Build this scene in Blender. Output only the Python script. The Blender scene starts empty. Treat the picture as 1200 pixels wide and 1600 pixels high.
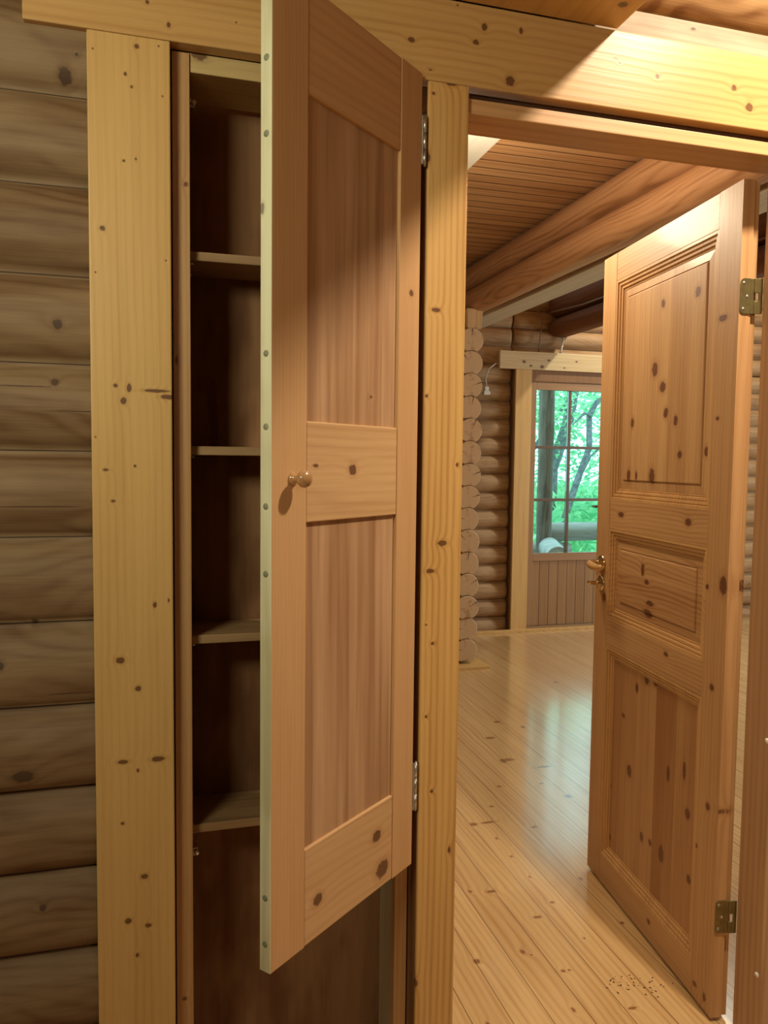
import bpy, bmesh, math, random
from mathutils import Vector, Matrix, noise
random.seed(7)
sc = bpy.context.scene
COL = sc.collection

# ---------------------------------------------------------------- camera
yaw, pitch, roll = math.radians(15.8), math.radians(3.7), 0.0115
fw = Vector((math.sin(yaw)*math.cos(pitch), math.cos(yaw)*math.cos(pitch), -math.sin(pitch)))
r0 = Vector((math.cos(yaw), -math.sin(yaw), 0)); u0 = r0.cross(fw)
rt = r0*math.cos(roll) + u0*math.sin(roll); up = rt.cross(fw)
cd = bpy.data.cameras.new('camera'); cam = bpy.data.objects.new('camera', cd); COL.objects.link(cam)
m = Matrix((rt, up, -fw)).transposed().to_4x4(); m.translation = (0, 0, 1.385); cam.matrix_world = m
cd.sensor_fit = 'VERTICAL'; cd.sensor_height = 36.0; cd.lens = 36.0*1220/1600
cd.clip_start = 0.02; cd.clip_end = 200
sc.camera = cam

# ---------------------------------------------------------------- exposure, sky, lights
sc.view_settings.view_transform = 'Standard'; sc.view_settings.look = 'None'
sc.view_settings.exposure = 0.18; sc.view_settings.gamma = 1.0; sc.view_settings.use_curve_mapping = False
w = bpy.data.worlds.new('sky'); sc.world = w; w.use_nodes = True
bg = w.node_tree.nodes['Background']; bg.inputs[0].default_value = (0.50, 0.86, 0.92, 1); bg.inputs[1].default_value = 2.7

def lamp(name, kind, loc, energy, col, target=None, **kw):
    l = bpy.data.lights.new(name, kind); l.energy = energy; l.color = col
    for k, v in kw.items(): setattr(l, k, v)
    o = bpy.data.objects.new(name, l); COL.objects.link(o); o.location = loc
    if target is not None:
        o.rotation_euler = (Vector(target)-Vector(loc)).to_track_quat('-Z', 'Y').to_euler()
    return o
WARM = (1.0, 0.85, 0.66)
lamp('hall_lamp_light', 'SPOT', (1.36, 0.90, 2.76), 140, WARM, (1.05, 1.25, 0.0), spot_size=math.radians(130), spot_blend=1.0, shadow_soft_size=0.05)
lamp('hall_window_daylight', 'AREA', (-1.05, -0.05, 2.14), 9.5, (1.0, 0.99, 0.74), (-0.1, 1.5, 1.75), spread=math.radians(100), shape='RECTANGLE', size=0.6, size_y=0.5)
lamp('hall_fill_light', 'POINT', (0.9, -1.3, 2.2), 13, WARM, None, shadow_soft_size=0.15)  # added warm fill behind the camera, not a fixture of the hall
lamp('loft_lamp_light', 'POINT', (4.0, 4.9, 3.35), 95, (1.0, 0.98, 0.80), None, shadow_soft_size=0.04)
lamp('living_room_lamp_light', 'POINT', (1.0, 2.6, 2.3), 34, (1.0, 0.82, 0.58), None, shadow_soft_size=0.12)
lamp('side_window_daylight', 'AREA', (5.8, 3.6, 1.5), 65, (0.78, 0.95, 1.0), (1.8, 4.0, 0.6), shape='RECTANGLE', size=1.6, size_y=1.3)

# ---------------------------------------------------------------- node helpers
class NT:
    def __init__(s, name):
        s.m = bpy.data.materials.new(name); s.m.use_nodes = True; s.t = s.m.node_tree
        s.b = s.t.nodes['Principled BSDF']; s.out = s.t.nodes['Material Output']
    def n(s, ty, **kw):
        x = s.t.nodes.new(ty)
        for k, v in kw.items(): setattr(x, k, v)
        return x
    def put(s, sock, v):
        if isinstance(v, bpy.types.NodeSocket): s.t.links.new(v, sock)
        else:
            if hasattr(sock, 'default_value'):
                try: sock.default_value = v
                except Exception: sock.default_value = (*v, 1)
    def M(s, op, a, b=0.0, c=None):
        x = s.n('ShaderNodeMath', operation=op); s.put(x.inputs[0], a); s.put(x.inputs[1], b)
        if c is not None: s.put(x.inputs[2], c)
        return x.outputs[0]
    def V(s, op, a, b=(0, 0, 0)):
        x = s.n('ShaderNodeVectorMath', operation=op); s.put(x.inputs[0], a); s.put(x.inputs[1], b)
        return x.outputs['Value'] if op == 'LENGTH' else x.outputs[0]
    def XYZ(s, v):
        x = s.n('ShaderNodeSeparateXYZ'); s.put(x.inputs[0], v); return x.outputs
    def C(s, a, b, c):
        x = s.n('ShaderNodeCombineXYZ')
        for i, v in enumerate((a, b, c)): s.put(x.inputs[i], v)
        return x.outputs[0]
    def mix(s, f, a, b, mode='MIX'):
        x = s.n('ShaderNodeMix', data_type='RGBA', blend_type=mode)
        s.put(x.inputs[0], f)
        for i, v in ((6, a), (7, b)):
            if isinstance(v, (tuple, list)): x.inputs[i].default_value = (*v[:3], 1)
            else: s.put(x.inputs[i], v)
        return x.outputs[2]
    def noise(s, vec, scale=1.0, detail=2.0, rough=0.5):
        x = s.n('ShaderNodeTexNoise'); s.put(x.inputs['Vector'], vec); x.inputs['Scale'].default_value = scale
        x.inputs['Detail'].default_value = detail; x.inputs['Roughness'].default_value = rough
        return x.outputs[0]
    def ramp(s, v, a, b, lo=0.0, hi=1.0):
        x = s.n('ShaderNodeMapRange', interpolation_type='SMOOTHSTEP'); s.put(x.inputs[0], v)
        for i, q in enumerate((a, b, lo, hi)): x.inputs[i+1].default_value = q
        return x.outputs[0]

def wood(name, base, dark, axis='Z', plane='XZ', knots=(), freq=90.0, warp=5.0, ring=0.35, pk=0.0, pkr=0.012,
         rough=0.42, board=None, seam=0.0, bump=0.12, knot_col=(0.10, 0.035, 0.012), tone=0.35, var=0.0, coat=0.0, seed=0.0, long=1.0, blotch=0.0, spec=0.5):
    T = NT(name)
    tc = T.n('ShaderNodeTexCoord').outputs['Object']; xyz = T.XYZ(tc)
    ia = 'XYZ'.index(axis); ip = ['XYZ'.index(c) for c in plane if c != axis][0]; iq = 3-ia-ip
    a, c1, c2 = xyz[ia], xyz[ip], xyz[iq]
    off = seed
    rnd = None
    if board:
        bi, bw, b0 = board
        cell = T.M('DIVIDE', T.M('SUBTRACT', xyz['XYZ'.index(bi)], b0), bw)
        idx = T.M('FLOOR', cell); fr = T.M('SUBTRACT', cell, idx)
        wn = T.n('ShaderNodeTexWhiteNoise', noise_dimensions='1D'); T.put(wn.inputs['W'], T.M('ADD', idx, seed+3.37)); rnd = wn.outputs[0]
        off = T.M('MULTIPLY_ADD', rnd, 37.0, seed)
    if isinstance(off, float): offv = off
    else: offv = off
    a_s = T.M('ADD', a, offv)
    lowv = T.C(T.M('MULTIPLY', c1, 5.0), T.M('MULTIPLY', c2, 5.0), T.M('MULTIPLY', a_s, 0.9*long))
    low = T.M('SUBTRACT', T.noise(lowv, 1.0, 1.5), 0.5)
    finev = T.C(T.M('MULTIPLY', c1, 260.0), T.M('MULTIPLY', c2, 260.0), T.M('MULTIPLY', a_s, 7.0))
    fine = T.noise(finev, 1.0, 3.0, 0.6)
    midv = T.C(T.M('MULTIPLY', c1, 26.0), T.M('MULTIPLY', c2, 26.0), T.M('MULTIPLY', a_s, 1.3*long))
    mid = T.noise(midv, 1.0, 2.0, 0.55)
    dmin = None
    for k in knots:
        ku, kv, ru, rv = k
        loc = [0, 0, 0]; inv = [0, 0, 0]
        i1, i2 = 'XYZ'.index(plane[0]), 'XYZ'.index(plane[1])
        loc[i1], loc[i2] = ku, kv; inv[i1], inv[i2] = 1/ru, 1/rv
        d = T.V('LENGTH', T.V('MULTIPLY', T.V('SUBTRACT', tc, tuple(loc)), tuple(inv)))
        dmin = d if dmin is None else T.M('MINIMUM', dmin, d)
    if pk > 0:
        vv = T.C(T.M('MULTIPLY', c1, pk), T.M('MULTIPLY', c2, pk), T.M('MULTIPLY', a_s, pk*0.5))
        vo = T.n('ShaderNodeTexVoronoi'); T.put(vo.inputs['Vector'], vv); vo.inputs['Scale'].default_value = 1.0
        gate = T.M('GREATER_THAN', T.XYZ(vo.outputs['Color'])[0], 0.45)
        d = T.M('ADD', T.M('DIVIDE', vo.outputs['Distance'], pk*pkr), T.M('MULTIPLY', gate, 30.0))
        dmin = d if dmin is None else T.M('MINIMUM', dmin, d)
    s_ = T.M('MULTIPLY', T.M('MULTIPLY_ADD', c2, 0.7, c1), freq)
    s_ = T.M('MULTIPLY_ADD', low, warp, s_)
    s_ = T.M('MULTIPLY_ADD', mid, 0.7, s_)
    if dmin is not None:
        kn = T.M('ADD', dmin, T.M('MULTIPLY', T.M('SUBTRACT', T.noise(T.V('MULTIPLY', tc, (140, 140, 140)), 1.0, 2.0), 0.45), 0.8))
        fall = T.M('POWER', 2.718, T.M('MULTIPLY', dmin, -0.7))
        s_ = T.M('MULTIPLY_ADD', fall, 1.5, s_)
    sn = T.M('MULTIPLY_ADD', T.M('SINE', T.M('MULTIPLY', s_, 6.2832)), 0.5, 0.5)
    rg = T.M('POWER', sn, 2.2)
    rmod = T.ramp(mid, 0.3, 0.75, 0.35, 1.0)
    rg = T.M('MULTIPLY', rg, rmod)
    f = T.M('MULTIPLY', rg, ring)
    f = T.M('MULTIPLY_ADD', T.ramp(fine, 0.35, 0.75), 0.16, f)
    f = T.M('MULTIPLY_ADD', T.ramp(mid, 0.35, 0.7), tone*0.6, f)
    if blotch:
        bl = T.noise(T.C(T.M('MULTIPLY', c1, 9.0), T.M('MULTIPLY', c2, 9.0), T.M('MULTIPLY', a_s, 3.0)), 1.0, 3.0, 0.6)
        f = T.M('MULTIPLY_ADD', T.ramp(bl, 0.42, 0.62), blotch, f)
    if rnd is not None and var: f = T.M('MULTIPLY_ADD', rnd, var, f)
    col = T.mix(T.M('MINIMUM', f, 1.0), base, dark)
    if dmin is not None:
        halo = T.ramp(kn, 1.0, 2.2, 0.35, 0.0)
        col = T.mix(halo, col, dark)
        core = T.ramp(kn, 0.85, 1.2, 1.0, 0.0)
        col = T.mix(T.M('MULTIPLY', core, 0.85), col, knot_col)
    hgt = T.M('MULTIPLY_ADD', rg, 0.5, fine)
    if seam:
        e = T.M('MINIMUM', fr, T.M('SUBTRACT', 1.0, fr))
        g = T.ramp(T.M('MULTIPLY', e, bw), seam*0.35, seam, 1.0, 0.0)
        col = T.mix(T.M('MULTIPLY', g, 0.85), col, (dark[0]*0.18, dark[1]*0.15, dark[2]*0.12))
        hgt = T.M('SUBTRACT', hgt, T.M('MULTIPLY', g, 6.0))
    T.put(T.b.inputs['Base Color'], col)
    T.put(T.b.inputs['Roughness'], T.M('MULTIPLY_ADD', fine, 0.14, rough-0.07))
    T.b.inputs['Specular IOR Level'].default_value = spec
    if coat: T.b.inputs['Coat Weight'].default_value = coat; T.b.inputs['Coat Roughness'].default_value = 0.14
    if bump:
        bn = T.n('ShaderNodeBump'); bn.inputs['Strength'].default_value = bump; bn.inputs['Distance'].default_value = 0.0012
        T.put(bn.inputs['Height'], hgt); T.put(T.b.inputs['Normal'], bn.outputs[0])
    T.nodes = (tc, xyz, col)
    return T.m

def plain(name, col, rough=0.5, metal=0.0, amt=0.15, scale=60, spec=0.5, bump=0.0):
    T = NT(name); tc = T.n('ShaderNodeTexCoord').outputs['Object']
    nz = T.noise(tc, scale, 3.0)
    T.put(T.b.inputs['Base Color'], T.mix(T.ramp(nz, 0.3, 0.7), tuple(c*(1-amt) for c in col), tuple(min(1, c*(1+amt)) for c in col)))
    T.b.inputs['Roughness'].default_value = rough; T.b.inputs['Metallic'].default_value = metal
    T.b.inputs['Specular IOR Level'].default_value = spec
    if bump:
        bn = T.n('ShaderNodeBump'); bn.inputs['Strength'].default_value = bump; bn.inputs['Distance'].default_value = 0.01
        T.put(bn.inputs['Height'], nz); T.put(T.b.inputs['Normal'], bn.outputs[0])
    return T.m

# ---------------------------------------------------------------- mesh helpers
def box(bm, x0, x1, y0, y1, z0, z1, bev=0.0015):
    v = [bm.verts.new(p) for p in ((x0,y0,z0),(x1,y0,z0),(x1,y1,z0),(x0,y1,z0),(x0,y0,z1),(x1,y0,z1),(x1,y1,z1),(x0,y1,z1))]
    fs = [bm.faces.new([v[i] for i in q]) for q in ((0,3,2,1),(4,5,6,7),(0,1,5,4),(1,2,6,5),(2,3,7,6),(3,0,4,7))]
    if bev:
        es = list({e for f in fs for e in f.edges})
        bmesh.ops.bevel(bm, geom=es, offset=bev, segments=2, affect='EDGES', profile=0.5)
def boxm(*a, **k):
    bm = bmesh.new(); box(bm, *a, **k); return bm
def prism(bm, pts, axis, a0, a1):
    """closed polygon pts (2D in the other two axes, cyclic order) extruded along axis"""
    def P(p, a):
        q = list(p); q.insert('XYZ'.index(axis), a); return q
    A = [bm.verts.new(P(p, a0)) for p in pts]; B = [bm.verts.new(P(p, a1)) for p in pts]
    n = len(pts)
    bm.faces.new(A); bm.faces.new(B[::-1])
    for i in range(n): bm.faces.new((A[i], B[i], B[(i+1) % n], A[(i+1) % n]))
def tube(bm, pts, r, seg=10, caps=True):
    rings = []; pts = [Vector(p) for p in pts]; rr = r if isinstance(r, (list, tuple)) else [r]*len(pts)
    ref = None
    for i, p in enumerate(pts):
        d = (pts[min(i+1, len(pts)-1)]-pts[max(i-1, 0)]).normalized()
        if ref is None:
            ref = d.cross(Vector((0.13, 0.27, 1))).normalized() if abs(d.z) < 0.95 else d.cross(Vector((1, 0.1, 0))).normalized()
        ref = (ref - d*ref.dot(d)).normalized(); o = d.cross(ref)
        rings.append([bm.verts.new(p+(ref*math.cos(2*math.pi*k/seg)+o*math.sin(2*math.pi*k/seg))*rr[i]) for k in range(seg)])
    for A, B in zip(rings, rings[1:]):
        for k in range(seg):
            f = bm.faces.new((A[k], A[(k+1) % seg], B[(k+1) % seg], B[k])); f.smooth = True
    if caps: bm.faces.new(rings[0][::-1]); bm.faces.new(rings[-1])
def lathe(bm, prof, mat, seg=24):
    """prof: (r, h) list revolved round local z, then placed by matrix mat"""
    rings = []
    for r, h in prof:
        if r < 1e-6: rings.append([bm.verts.new(mat @ Vector((0, 0, h)))])
        else: rings.append([bm.verts.new(mat @ Vector((r*math.cos(2*math.pi*k/seg), r*math.sin(2*math.pi*k/seg), h))) for k in range(seg)])
    for A, B in zip(rings, rings[1:]):
        for k in range(seg):
            j = (k+1) % seg
            if len(A) == 1 and len(B) > 1: f = bm.faces.new((A[0], B[j], B[k]))
            elif len(B) == 1 and len(A) > 1: f = bm.faces.new((A[k], A[j], B[0]))
            elif len(A) > 1: f = bm.faces.new((A[k], A[j], B[j], B[k]))
            else: continue
            f.smooth = True
def link(name, bm, mat, parent=None, label=None, cat=None, group=None, kind=None, fix=True):
    if fix: bmesh.ops.recalc_face_normals(bm, faces=bm.faces)
    me = bpy.data.meshes.new(name); bm.to_mesh(me); bm.free()
    for mm in (mat if isinstance(mat, (list, tuple)) else [mat]): me.materials.append(mm)
    o = bpy.data.objects.new(name, me); COL.objects.link(o)
    if parent is not None:
        o.parent = parent
        if parent.type == 'EMPTY' and not parent.get('_local'): o.location = -parent.location
    tag(o, label, cat, group, kind); return o
def tag(o, label=None, cat=None, group=None, kind=None):
    for k, v in (('label', label), ('category', cat), ('group', group), ('kind', kind)):
        if v: o[k] = v
def thing(name, loc, label, cat, group=None, rotz=0.0, local=False, kind=None):
    o = bpy.data.objects.new(name, None); COL.objects.link(o); o.location = loc; o.rotation_euler = (0, 0, rotz)
    o.empty_display_size = 0.05
    if local: o['_local'] = 1
    tag(o, label, cat, group, kind); return o
def near(ks, u0, u1, v0, v1, m=0.01): return [k for k in ks if u0-m < k[0] < u1+m and v0-m < k[1] < v1+m]
def log_wall_bm(x0, x1, yf, z0, n, pitch, bulge, thick, sgn=-1, axis='X', step=0.12, seed=1, taper=0.0):
    """stack of D-faced logs running along axis; faces bulge towards sgn; front seams at yf"""
    bm = bmesh.new(); K = 14; nx = max(2, int((x1-x0)/step))
    prof = []
    for i in range(n):
        for k in range(K+1):
            t = k/K
            if k == K and i < n-1: continue
            d = bulge*math.sqrt(max(0.0, 1-(2*t-1)**2*0.97)) - bulge*0.17
            prof.append((i, k, z0+(i+t)*pitch, d))
    grid = []
    for a in range(nx+1):
        x = x0+(x1-x0)*a/nx; row = []
        for (i, k, z, d) in prof:
            dn = 0 if k == 0 else (noise.noise(Vector((x*1.3+seed*9, i*3.7, 0)))*0.005 + noise.noise(Vector((x*9, z*22, seed)))*0.0016)
            q = math.sqrt(max(0.0, 1-(1-min(1.0, (x1-x)/taper))**2)) if taper else 1.0
            y = yf+sgn*(d*q+dn)
            row.append(bm.verts.new((x, y, z) if axis == 'X' else (y, x, z)))
        grid.append(row)
    for a in range(nx):
        for j in range(len(prof)-1):
            f = bm.faces.new((grid[a][j], grid[a+1][j], grid[a+1][j+1], grid[a][j+1])); f.smooth = True
    yb = yf-sgn*thick
    back = []
    for a in (0, nx):
        x = x0 if a == 0 else x1
        back.append([bm.verts.new((x, yb, z) if axis == 'X' else (yb, x, z)) for z in (z0, z0+n*pitch)])
    bm.faces.new((back[0][0], back[0][1], back[1][1], back[1][0]))
    bm.faces.new([g[0] for g in grid]+[back[1][0], back[0][0]])
    bm.faces.new([g[-1] for g in grid]+[back[1][1], back[0][1]])
    bm.faces.new(grid[0]+[back[0][1], back[0][0]])
    bm.faces.new(grid[-1]+[back[1][1], back[1][0]])
    for e in bm.edges:
        if len(e.link_faces) == 2 and e.calc_face_angle(0) > 0.7: e.smooth = False
    return bm

# knots of the large boards: (u, v, half width, half height) in metres on the board's face
K_CAS = [(-0.039, 2.089, 0.005, 0.005), (-0.058, 2.041, 0.003, 0.004), (-0.048, 2.021, 0.003, 0.003), (-0.11, 2.075, 0.002, 0.002), (-0.003, 2.095, 0.002, 0.002), (0.003, 2.012, 0.002, 0.002), (-0.062, 1.896, 0.003, 0.003), (-0.042, 1.901, 0.002, 0.003), (-0.098, 1.779, 0.006, 0.005), (-0.057, 1.509, 0.005, 0.009), (-0.066, 1.486, 0.007, 0.007), (-0.079, 1.512, 0.005, 0.004), (0.008, 1.495, 0.015, 0.005), (-0.048, 1.372, 0.003, 0.003), (-0.097, 1.365, 0.006, 0.003), (-0.085, 1.31, 0.005, 0.003), (-0.076, 1.025, 0.01, 0.007), (-0.046, 0.972, 0.007, 0.006), (-0.073, 0.839, 0.011, 0.005), (-0.013, 0.839, 0.015, 0.006), (-0.016, 1.123, 0.004, 0.007), (-0.048, 0.821, 0.003, 0.004), (-0.075, 0.725, 0.004, 0.004), (-0.038, 0.621, 0.008, 0.006), (-0.067, 0.541, 0.007, 0.007), (-0.032, 0.527, 0.007, 0.005), (-0.052, 0.473, 0.004, 0.005), (0.008, 1.13, 0.002, 0.005), (-0.11, 1.704, 0.002, 0.002), (-0.113, 1.422, 0.002, 0.002), (0.007, 1.733, 0.002, 0.002)]
K_HD = [(0.014, 2.133, 0.004, 0.006), (-0.021, 2.165, 0.004, 0.004), (0.453, 2.175, 0.009, 0.006), (0.583, 2.19, 0.008, 0.006), (0.6, 2.221, 0.007, 0.009), (0.677, 2.226, 0.005, 0.007), (0.656, 2.128, 0.012, 0.012), (0.492, 2.126, 0.004, 0.002), (0.544, 2.252, 0.003, 0.002), (0.129, 2.155, 0.002, 0.002), (1.173, 2.186, 0.008, 0.008), (1.213, 2.151, 0.011, 0.011), (0.896, 2.197, 0.003, 0.002), (0.985, 2.183, 0.005, 0.005), (0.887, 2.204, 0.003, 0.002)]
K_POST = [(0.533, 2.108, 0.016, 0.009), (0.488, 1.964, 0.008, 0.012), (0.498, 2.083, 0.004, 0.004), (0.51, 1.679, 0.011, 0.006), (0.493, 1.513, 0.004, 0.004), (0.53, 1.225, 0.012, 0.008), (0.506, 1.17, 0.011, 0.006), (0.559, 1.38, 0.004, 0.005), (0.499, 1.063, 0.003, 0.003), (0.502, 0.877, 0.004, 0.004), (0.516, 0.723, 0.005, 0.004), (0.556, 0.596, 0.004, 0.009), (0.487, 0.324, 0.008, 0.011), (0.513, 1.025, 0.004, 0.004)]
K_RAIL = [(0.067, 2.109, 0.015, 0.013)]
K_LOG = [(-0.157, 2.035, 0.011, 0.012), (-0.137, 2.068, 0.003, 0.003), (-0.173, 1.614, 0.008, 0.008), (-0.18, 1.516, 0.006, 0.006), (-0.222, 1.093, 0.005, 0.006), (-0.275, 1.024, 0.007, 0.008), (-0.241, 0.823, 0.017, 0.012), (-0.213, 0.579, 0.005, 0.006)]
K_STRIP = [(0.042, 1.876, 0.004, 0.004), (0.024, 1.564, 0.002, 0.007), (0.033, 0.356, 0.004, 0.004)]
K_SOF = [(0.851, 1.371, 0.01, 0.009)]
K_CUP = [(0.208, 0.788, 0.011, 0.009), (0.123, 0.106, 0.013, 0.011), (0.103, 0.034, 0.02, 0.016), (0.296, 0.066, 0.012, 0.01), (0.308, 0.795, 0.007, 0.003), (0.147, 0.917, 0.004, 0.002), (0.029, 1.119, 0.007, 0.006)]
K_D1 = [(0.18, 1.979, 0.009, 0.007), (0.167, 2.037, 0.003, 0.002), (0.411, 1.648, 0.019, 0.024), (0.363, 1.593, 0.018, 0.018), (0.34, 1.52, 0.014, 0.016), (0.539, 1.501, 0.013, 0.018), (0.26, 1.403, 0.013, 0.012), (0.133, 1.41, 0.015, 0.015), (0.409, 1.341, 0.019, 0.026), (0.554, 1.34, 0.013, 0.02), (0.504, 1.341, 0.008, 0.015), (0.375, 1.828, 0.011, 0.014), (0.287, 1.496, 0.013, 0.016), (0.197, 1.824, 0.015, 0.017)]
K_D2 = [(0.576, 1.218, 0.022, 0.01), (0.187, 1.225, 0.018, 0.012), (0.444, 1.064, 0.012, 0.021), (0.418, 1.03, 0.015, 0.009), (0.395, 0.971, 0.026, 0.009), (0.408, 0.939, 0.03, 0.015), (0.305, 0.901, 0.021, 0.011), (0.277, 0.851, 0.014, 0.007), (0.406, 0.743, 0.015, 0.017), (0.353, 0.749, 0.015, 0.013), (0.311, 0.774, 0.011, 0.009), (0.157, 0.777, 0.012, 0.008), (0.464, 0.701, 0.012, 0.017), (0.268, 0.514, 0.01, 0.027), (0.496, 0.431, 0.017, 0.022), (0.163, 0.448, 0.015, 0.017), (0.047, 0.521, 0.011, 0.011), (0.091, 0.398, 0.006, 0.007), (-0.014, 0.529, 0.018, 0.012), (0.291, 0.272, 0.017, 0.029), (0.355, 0.274, 0.011, 0.011), (0.406, 0.266, 0.012, 0.017), (0.145, 0.277, 0.012, 0.014), (0.186, 0.556, 0.009, 0.031), (0.321, 0.056, 0.011, 0.009), (0.075, 0.038, 0.012, 0.007), (0.031, 0.033, 0.008, 0.013), (0.019, 1.084, 0.018, 0.028), (0.05, 0.824, 0.011, 0.01), (0.087, 1.07, 0.008, 0.008), (0.677, 0.941, 0.014, 0.017), (0.636, 0.965, 0.009, 0.008), (0.614, 0.164, 0.009, 0.012), (0.621, 0.334, 0.014, 0.008), (0.637, 0.975, 0.009, 0.008), (0.07, 1.49, 0.008, 0.006), (0.546, 0.589, 0.013, 0.008), (0.063, 1.732, 0.021, 0.009)]
K_FL = [(0.947, 2.27, 0.008, 0.009), (1.012, 2.253, 0.02, 0.01), (1.093, 2.085, 0.017, 0.008), (0.974, 1.941, 0.009, 0.013), (0.831, 1.935, 0.012, 0.013), (0.991, 1.922, 0.005, 0.005), (1.177, 1.953, 0.005, 0.005), (1.175, 2.146, 0.01, 0.007), (1.175, 2.303, 0.006, 0.007), (1.044, 1.836, 0.009, 0.007), (1.061, 1.835, 0.005, 0.005), (0.994, 1.692, 0.006, 0.012), (1.144, 1.659, 0.016, 0.006), (0.844, 1.651, 0.014, 0.006), (1.137, 2.705, 0.019, 0.015), (1.196, 2.706, 0.036, 0.01), (1.547, 3.273, 0.035, 0.022), (1.514, 3.265, 0.017, 0.029), (1.578, 3.562, 0.031, 0.017), (1.71, 3.779, 0.02, 0.019), (1.267, 2.833, 0.013, 0.008), (1.377, 3.004, 0.016, 0.009), (2.39, 4.39, 0.02, 0.02), (1.811, 3.671, 0.013, 0.018), (1.618, 2.843, 0.021, 0.022), (1.57, 2.989, 0.014, 0.009), (1.334, 2.249, 0.008, 0.014), (1.327, 1.992, 0.008, 0.009), (1.177, 2.579, 0.007, 0.009), (1.173, 2.444, 0.007, 0.008), (0.764, 1.704, 0.006, 0.006), (1.354, 2.627, 0.017, 0.01), (1.668, 3.155, 0.04, 0.014)]
K_DIRT = [(1.189, 1.768, 0.005, 0.007), (1.203, 1.759, 0.01, 0.007), (1.214, 1.742, 0.007, 0.005), (1.247, 1.744, 0.008, 0.007), (1.23, 1.725, 0.005, 0.004), (1.148, 1.765, 0.008, 0.007), (1.163, 1.748, 0.005, 0.005), (1.181, 1.746, 0.005, 0.007), (1.238, 1.71, 0.005, 0.004), (1.274, 1.71, 0.003, 0.004), (1.127, 1.736, 0.005, 0.007), (1.161, 1.727, 0.003, 0.004), (1.225, 1.69, 0.005, 0.006)]

# ---------------------------------------------------------------- palettes (linear)
YEL, YELD = (0.68, 0.43, 0.155), (0.42, 0.21, 0.055)
POST, POSTD = (0.70, 0.42, 0.14), (0.42, 0.17, 0.035)
TAN, TAND = (0.62, 0.365, 0.165), (0.42, 0.205, 0.08)
ORA, ORAD = (0.60, 0.335, 0.14), (0.34, 0.14, 0.045)
LOG, LOGD = (0.36, 0.25, 0.135), (0.17, 0.09, 0.036)
FLO, FLOD = (0.72, 0.485, 0.225), (0.44, 0.225, 0.08)
PALE, DAYLITD = (0.80, 0.76, 0.50), (0.56, 0.50, 0.28)  # cupboard door edge, daylight included in the colour

# ---------------------------------------------------------------- setting: floor, ceilings, walls
mf = wood('floor_pine', FLO, FLOD, axis='Y', plane='XY', knots=[(a, c, e*0.75, f*0.75) for a, c, e, f in K_FL], freq=44, warp=4.5, ring=0.42, pk=0, rough=0.24,
          board=('X', 0.099, 0.826+0.099*40-8*0.495), seam=0.0016, bump=0.10, tone=0.35, var=0.22, knot_col=(0.24, 0.10, 0.035), coat=1.0, spec=0.5)
bm = boxm(-1.6, 6.0, -2.4, 6.0, -0.06, 0.0, bev=0); link('floor', bm, mf, label='pale knotty pine plank floor running through the doorway', cat='floor', kind='structure')
md = plain('dry_dirt', (0.10, 0.045, 0.02), 0.8)
bm = bmesh.new()
for (x, y, a, b) in K_DIRT:
    for j in range(4):
        px, py = x+random.gauss(0, .012), y+random.gauss(0, .012); s = random.uniform(.0007, .0030); a0 = random.random()*6
        lathe(bm, [(0, 0.0016), (s*.6, 0.0013), (s, 0.0003), (0, 0.0)], Matrix.Translation((px, py, 0)) @ Matrix.Rotation(a0, 4, 'Z') @ Matrix.Diagonal((1.5, .8, 1, 1)), 8)
link('dirt_crumbs', bm, md, label='scattered dark dirt crumbs on the floor boards beside the open door foot', cat='dirt', kind='stuff')

mceil = wood('ceiling_pine', (0.60, 0.35, 0.16), (0.32, 0.14, 0.05), axis='X', plane='XY', freq=40, warp=4, ring=0.4, pk=3.0, pkr=0.014, rough=0.5,
             board=('Y', 0.085, 0.0), seam=0.007, bump=0.3, tone=0.5, var=0.45)
link('ceiling', boxm(1.315, 1.99, 1.56, 5.90, 2.695, 2.74, bev=0), mceil, label='knotty pine boarded ceiling seen through the doorway', cat='ceiling', kind='structure')
mpale = wood('pale_board', (0.70, 0.68, 0.60), (0.55, 0.50, 0.40), axis='Y', plane='XY', freq=20, ring=0.15, rough=0.5)
link('ceiling_panel', boxm(-1.6, 1.31, 1.56, 5.98, 2.68, 2.74), mpale, label='whitish ceiling panel at the top left inside the doorway', cat='ceiling', kind='structure')
mhigh = wood('high_ceiling_wood', (0.42, 0.22, 0.09), (0.22, 0.09, 0.03), axis='X', plane='XY', freq=40, board=('Y', 0.085, 0.0), seam=0.004, bump=0.2, var=0.2)
link('ceiling_loft', boxm(2.0, 6.0, 1.56, 6.0, 3.801, 3.86, bev=0), mhigh, label='dark boarded high ceiling of the far room', cat='ceiling', kind='structure')
link('wall_loft', boxm(2.01, 2.05, 1.602, 5.90, 2.40, 3.80, bev=0), mhigh, label='boarded upper wall above the ceiling beam', cat='wall', kind='structure')

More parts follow.
